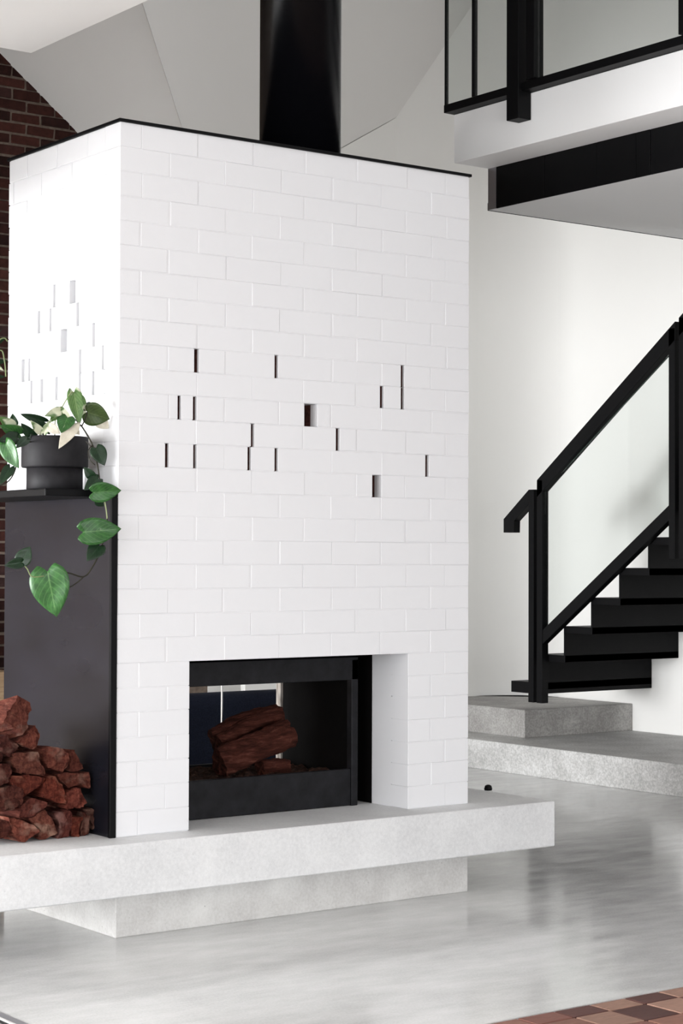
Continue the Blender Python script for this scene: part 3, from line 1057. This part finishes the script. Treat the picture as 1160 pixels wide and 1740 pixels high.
# small black fitting left on the hearth edge at the right
k0 = at(838, 1342, 2, HZ)
bm = bmesh.new()
lathe_bm(bm, k0.x - .03, k0.y, [(0.016, HZ), (0.018, HZ + .006), (0.014, HZ + .020), (0.006, HZ + .024)], 20)
KN = from_bm('rubber_stopper', bm, M['black'], None, (k0.x - .03, k0.y, HZ))
tag(KN, 'small black rubber stopper on the right edge of the hearth slab', 'stopper')

# ------------------------------------------------------------------ concrete steps
Z1, Z2 = 0.187, 0.370
S = box('concrete_step', 4.635, XR - .002, -3.0, 4.385, 0, Z1, M['step'], None, 0.004, 1, (5.3, 0.7, 0))
tag(S, 'long low concrete step along the right wall', 'step')
S = box('concrete_step', 4.959, XR - .002, 3.316, YB - .002, Z1, Z2, M['block'], None, 0.003, 1, (5.45, 3.9, Z1))
tag(S, 'square concrete landing block on the low step under the stair foot', 'step')

# ------------------------------------------------------------------ staircase
XS = 4.916
GO, RI = 0.2455, 0.1865
Y0 = 3.38
ZS = Z2 + 0.190
ST = thing('staircase', 'black folded-steel stair climbing along the white right wall', 'staircase', (5.43, 2.0, 0.485))
for i in range(12):
    yk, zk = Y0 - GO * i, ZS + RI * i
    thk = 0.073 if i == 0 else 0.045
    x1 = XR - 0.001
    box('tread', XS, x1, yk - GO + (0.0 if i < 11 else 0.0), yk + (0.0 if i else 0.02), zk - thk, zk, M['black'], ST, 0.0015)
    if i:
        box('riser', XS + 0.001, x1 - 0.001, yk, yk + 0.012, zk - 0.232, zk - thk - 0.0005 if False else zk - 0.001, M['black'], ST)

# ------------------------------------------------------------------ stair balustrade
BL = thing('stair_balustrade', 'black steel stair balustrade with clear glass panel', 'balustrade', (4.88, 2.5, 0.43))
BX0, BX1 = 4.858, 4.913
SL = RI / GO


def rail(name, ya, za, yb, zb, x0, x1, hgt, mat, parent, bev=0.0015):
    """sloping bar in the y-z plane; (y, z) is its top edge, hgt measured plumb"""
    return prism(name, [(x0, ya, za), (x0, yb, zb), (x0, yb, zb - hgt), (x0, ya, za - hgt)], (x1 - x0, 0, 0), mat, parent, None, bev)


def post(y0, y1, z0, z1, parent=BL, x0=BX0, x1=BX1):
    return box('post', x0, x1, y0, y1, z0, z1, M['black'], parent, 0.0015)


def by(u, v):
    p = at(u, v, 0, BX0)
    return p.y, p.z


# first short rail
ya, za = by(855, 882)
yb, zb = by(899, 832)
yA0 = by(897, 1193)[0]
zA = by(897, 1193)[1]
yB0, zB = by(911.5, 816)
post(yA0 - 0.050, yA0, zA, zb)
pk = [(ya, za), (yA0 - 0.001, zb), (yA0 - 0.001, by(897, 858)[1]), by(872.5, 885), by(872.5, 905), (ya, by(855, 905)[1])]
prism('handrail', [(BX0, y, z) for y, z in pk], (BX1 - BX0, 0, 0), M['black'], BL, None, 0.0015)
# second panel with glass
post(yB0 - 0.052, yB0, zA, zB)
yC0 = by(1135.5, 860)[0]
zC = zB + (yB0 - yC0) * 0.752
rail('handrail', yB0, zB, yC0 - 0.052, zC + 0.052 * .752, BX0, BX1, 0.112, M['black'], BL)
post(yC0 - 0.050, yC0, by(1136, 950)[1], zC + 0.0)
lo0 = by(929, 1070)[1]
y1_, z1_ = by(929, 1071)
y2_, z2_ = by(1135, 858)
rail('bottom_rail', yB0 - 0.052, z1_, yC0, z2_, BX0 + .004, BX1 - .004, 0.090, M['black'], BL)
g1, g2 = by(930, 833), by(1135, 600)
gx0, gx1 = BX0 + 0.022, BX0 + 0.032
GP = prism('glass_pane', [(gx0, yB0 - 0.053, g1[1]), (gx0, yC0 + .001, g2[1]), (gx0, yC0 + .001, z2_ - .004), (gx0, yB0 - 0.053, z1_ - .004)], (gx1 - gx0, 0, 0), M['glass'], BL)
rail('glass_edge', yB0 - 0.053, g1[1] + .004, yC0 + .001, g2[1] + .004, gx0, gx1, 0.0035, M['glass_edge'], BL, 0)
# third panel going out of the picture
yD0 = by(1152.5, 540)[0]
zD = by(1152.5, 540)[1]
post(yD0 - 0.052, yD0, by(1153, 950)[1], zD)
yE = 0.56
rail('handrail', yD0, zD, yE, zD + (yD0 - yE) * SL, BX0, BX1, 0.112, M['black'], BL)
rail('bottom_rail', yD0 - .052, z2_ + (yC0 - yD0 + .052) * SL, yE, z2_ + (yC0 - yE) * SL, BX0 + .004, BX1 - .004, 0.090, M['black'], BL)
# fixing plates to the stair edge
for yy in (yA0 - .025, yC0 - .025):
    kk = (Y0 - yy) / GO
    zt = ZS + RI * math.floor(kk) - .04
    box('fixing_plate', BX1 - 0.0005, XS + .001, yy - .02, yy + .02, zt - .03, zt + .03, M['black'], BL)

# ------------------------------------------------------------------ balcony
BC = thing('balcony', 'white balcony edge with black steel beam underneath, upper right', 'balcony', (3.9, -1.5, 2.955))
box('floor_edge', 2.0, XR - .001, -4.5, 0.514, 3.125, 3.342, M['fascia'], BC, 0.002)
box('edge_plate', 1.945, 2.12, -4.5, 0.003, 3.343, 3.378, M['black'], BC, 0.001)
box('edge_plate', 1.945, 2.12, 0.081, 0.520, 3.343, 3.378, M['black'], BC, 0.001)
box('edge_plate', 1.999, 2.12, 0.0035, 0.0805, 3.343, 3.378, M['black'], BC)
bz0, bz1 = 2.957, 3.1245
ys = [0.457, 0.140, -0.185, -0.414, -0.495, -0.90, -1.4, -2.0, -3.0]
for i in range(len(ys) - 1):
    off = random.uniform(-0.0015, 0.0015)
    box('beam_panel', 2.2 + off, 2.206, ys[i + 1] + 0.0015, ys[i] - 0.0015, bz0 - 0.02, bz1, M['black'], BC, 0.001)
box('beam_end', 2.199, 2.206, 0.458, 0.512, bz0 - 0.02, bz1, M['alu'], BC)
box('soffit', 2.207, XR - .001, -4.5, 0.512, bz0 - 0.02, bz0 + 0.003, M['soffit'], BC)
box('soffit_edge', 2.2, XR - .001, 0.5125, 0.516, bz0 - 0.022, bz0 + 0.012, M['black'], BC)

BB = thing('balcony_balustrade', 'black steel and glass balustrade standing on the balcony edge', 'balustrade', (1.96, -1.0, 3.378))
ZG = 4.42
box('post', 1.925, 1.9975, 0.004, 0.080, 3.225, ZG, M['black'], BB, 0.002)
box('post', 1.930, 1.985, -0.088, -0.036, 3.379, ZG, M['black'], BB, 0.002)
box('post', 1.930, 1.985, -0.965, -0.905, 3.379, ZG, M['black'], BB, 0.002)
box('end_post', 1.949, 1.962, 0.508, 0.520, 3.379, ZG, M['black'], BB)
box('mullion', 1.945, 1.963, 0.312, 0.330, 3.379, ZG, M['black'], BB)
box('top_rail', 1.93, 1.985, -2.0, 0.52, ZG + .001, ZG + 0.05, M['black'], BB, 0.002)
for a, b in ((0.331, 0.507), (0.081, 0.311), (-0.904, -0.089), (-1.95, -0.966)):
    box('glass_pane', 1.951, 1.961, a, b, 3.379, ZG, M['glass'], BB)

# ------------------------------------------------------------------ seen through the firebox and past the panel
SF = thing('sofa', 'navy blue sofa seen through the open firebox', 'sofa', (1.75, 1.6, 0))
sx0, sx1, sy0, sy1 = 0.75, 2.35, 1.22, 2.0
box('base', sx0, sx1, sy0, sy1, 0.08, 0.30, M['navy'], SF, 0.03, 3)
for i in range(2):
    xa = sx0 + 0.125 + i * 0.68
    box('seat_cushion', xa, xa + 0.67, sy0 + 0.18, sy1 + .02, 0.301, 0.45, M['navy'], SF, 0.04, 3)
    bm = bmesh.new()
    add_box(bm, xa, xa + 0.67, sy0 + 0.161, sy0 + .34, 0.451, 0.735, 0.07, 4)
    from_bm('back_cushion', bm, M['navy'], SF, smooth=True)
bm = bmesh.new()
add_box(bm, sx0, sx1, sy0, sy0 + .16, 0.301, 0.752, 0.06, 4)
from_bm('backrest', bm, M['navy'], SF, smooth=True)
for x in (sx0, sx1 - .12):
    box('armrest', x, x + 0.12, sy0 + .165, sy1, 0.301, 0.58, M['navy'], SF, 0.03, 3)
for x in (sx0 + .06, sx1 - .11):
    for y in (sy0 + .07, sy1 - .12):
        box('leg', x, x + 0.05, y, y + 0.05, 0, 0.081, M['black'], SF)

SB = thing('sideboard', 'low timber sideboard against the brick wall at the left edge', 'sideboard', (1.2, 4.1, 0))
box('carcass', 0.0, 1.61, 3.95, 4.42, 0.12, 0.70, M['timber'], SB, 0.003)
for i in range(3):
    d0 = box('door', 0.01 + i * .535, 0.535 + i * .535, 3.93, 3.949, 0.13, 0.615, M['timber'], SB, 0.002)
    box('handle', 0.25 + i * .535, 0.30 + i * .535, 3.92, 3.93, 0.58, 0.59, M['black'], d0)
for x in (0.05, 1.52):
    for y in (3.98, 4.36):
        box('leg', x, x + .04, y, y + .04, 0, 0.121, M['black'], SB)
TV = thing('television', 'black television standing on the timber sideboard', 'television', (1.0, 4.2, 0.70))
box('panel', 0.35, 1.615, 4.18, 4.22, 0.72, 1.075, M['screen'], TV, 0.004)
box('stand', 0.8, 1.2, 4.12, 4.28, 0.70, 0.722, M['black'], TV, 0.002)

# tall house plant out to the left behind the fireplace, its tips reaching into view
TP = thing('tall_plant', 'dark leafy plant against the brick wall at the far left edge', 'potted plant', (1.05, 3.6, 0))
bm = bmesh.new()
lathe_bm(bm, 1.05, 3.6, [(0.13, 0.0), (0.16, 0.02), (0.19, 0.36), (0.175, 0.36), (0.165, 0.32), (0.02, 0.32)], 32)
from_bm('pot', bm, M['pot'], TP)
bm = bmesh.new()
tube_bm(bm, smooth_path([(1.05, 3.6, .3), (1.02, 3.62, 1.2), (1.08, 3.6, 2.0), (1.05, 3.6, 2.5)], 6), 0.014, 8)
from_bm('trunk', bm, M['stem_dark'], TP, smooth=True)
PL2, PL = PL, TP
for i, (u0, v0, u1, v1, w, m) in enumerate(((-34, 600, 12, 572, .05, 'leaf_dark'), (-30, 620, 14, 612, .05, 'leaf_dark'), (-26, 640, 10, 640, .04, 'leaf_dark'), (-40, 590, 3, 560, .05, 'leaf_dark'), (-20, 610, 6, 630, .04, 'leaf_vari'))):
    leaf(at(u0, v0, 1, 3.62 + .02 * i), at(u1, v1, 1, 3.56 + .02 * i), w, m, fold=.3)
for q in ([(1.05, 3.6, 2.35), at(-30, 600, 1, 3.6), at(3, 575, 1, 3.55), at(13, 580, 1, 3.55)], [(1.05, 3.6, 2.3), at(-30, 630, 1, 3.6), at(0, 595, 1, 3.55), at(8, 615, 1, 3.55), at(10, 640, 1, 3.55)],
          [(1.04, 3.6, 2.2), at(-30, 640, 1, 3.6), at(-4, 635, 1, 3.56)], [(1.05, 3.6, 2.45), at(-40, 590, 1, 3.6)]):
    stem(q, .004, 'stem')
PL = PL2
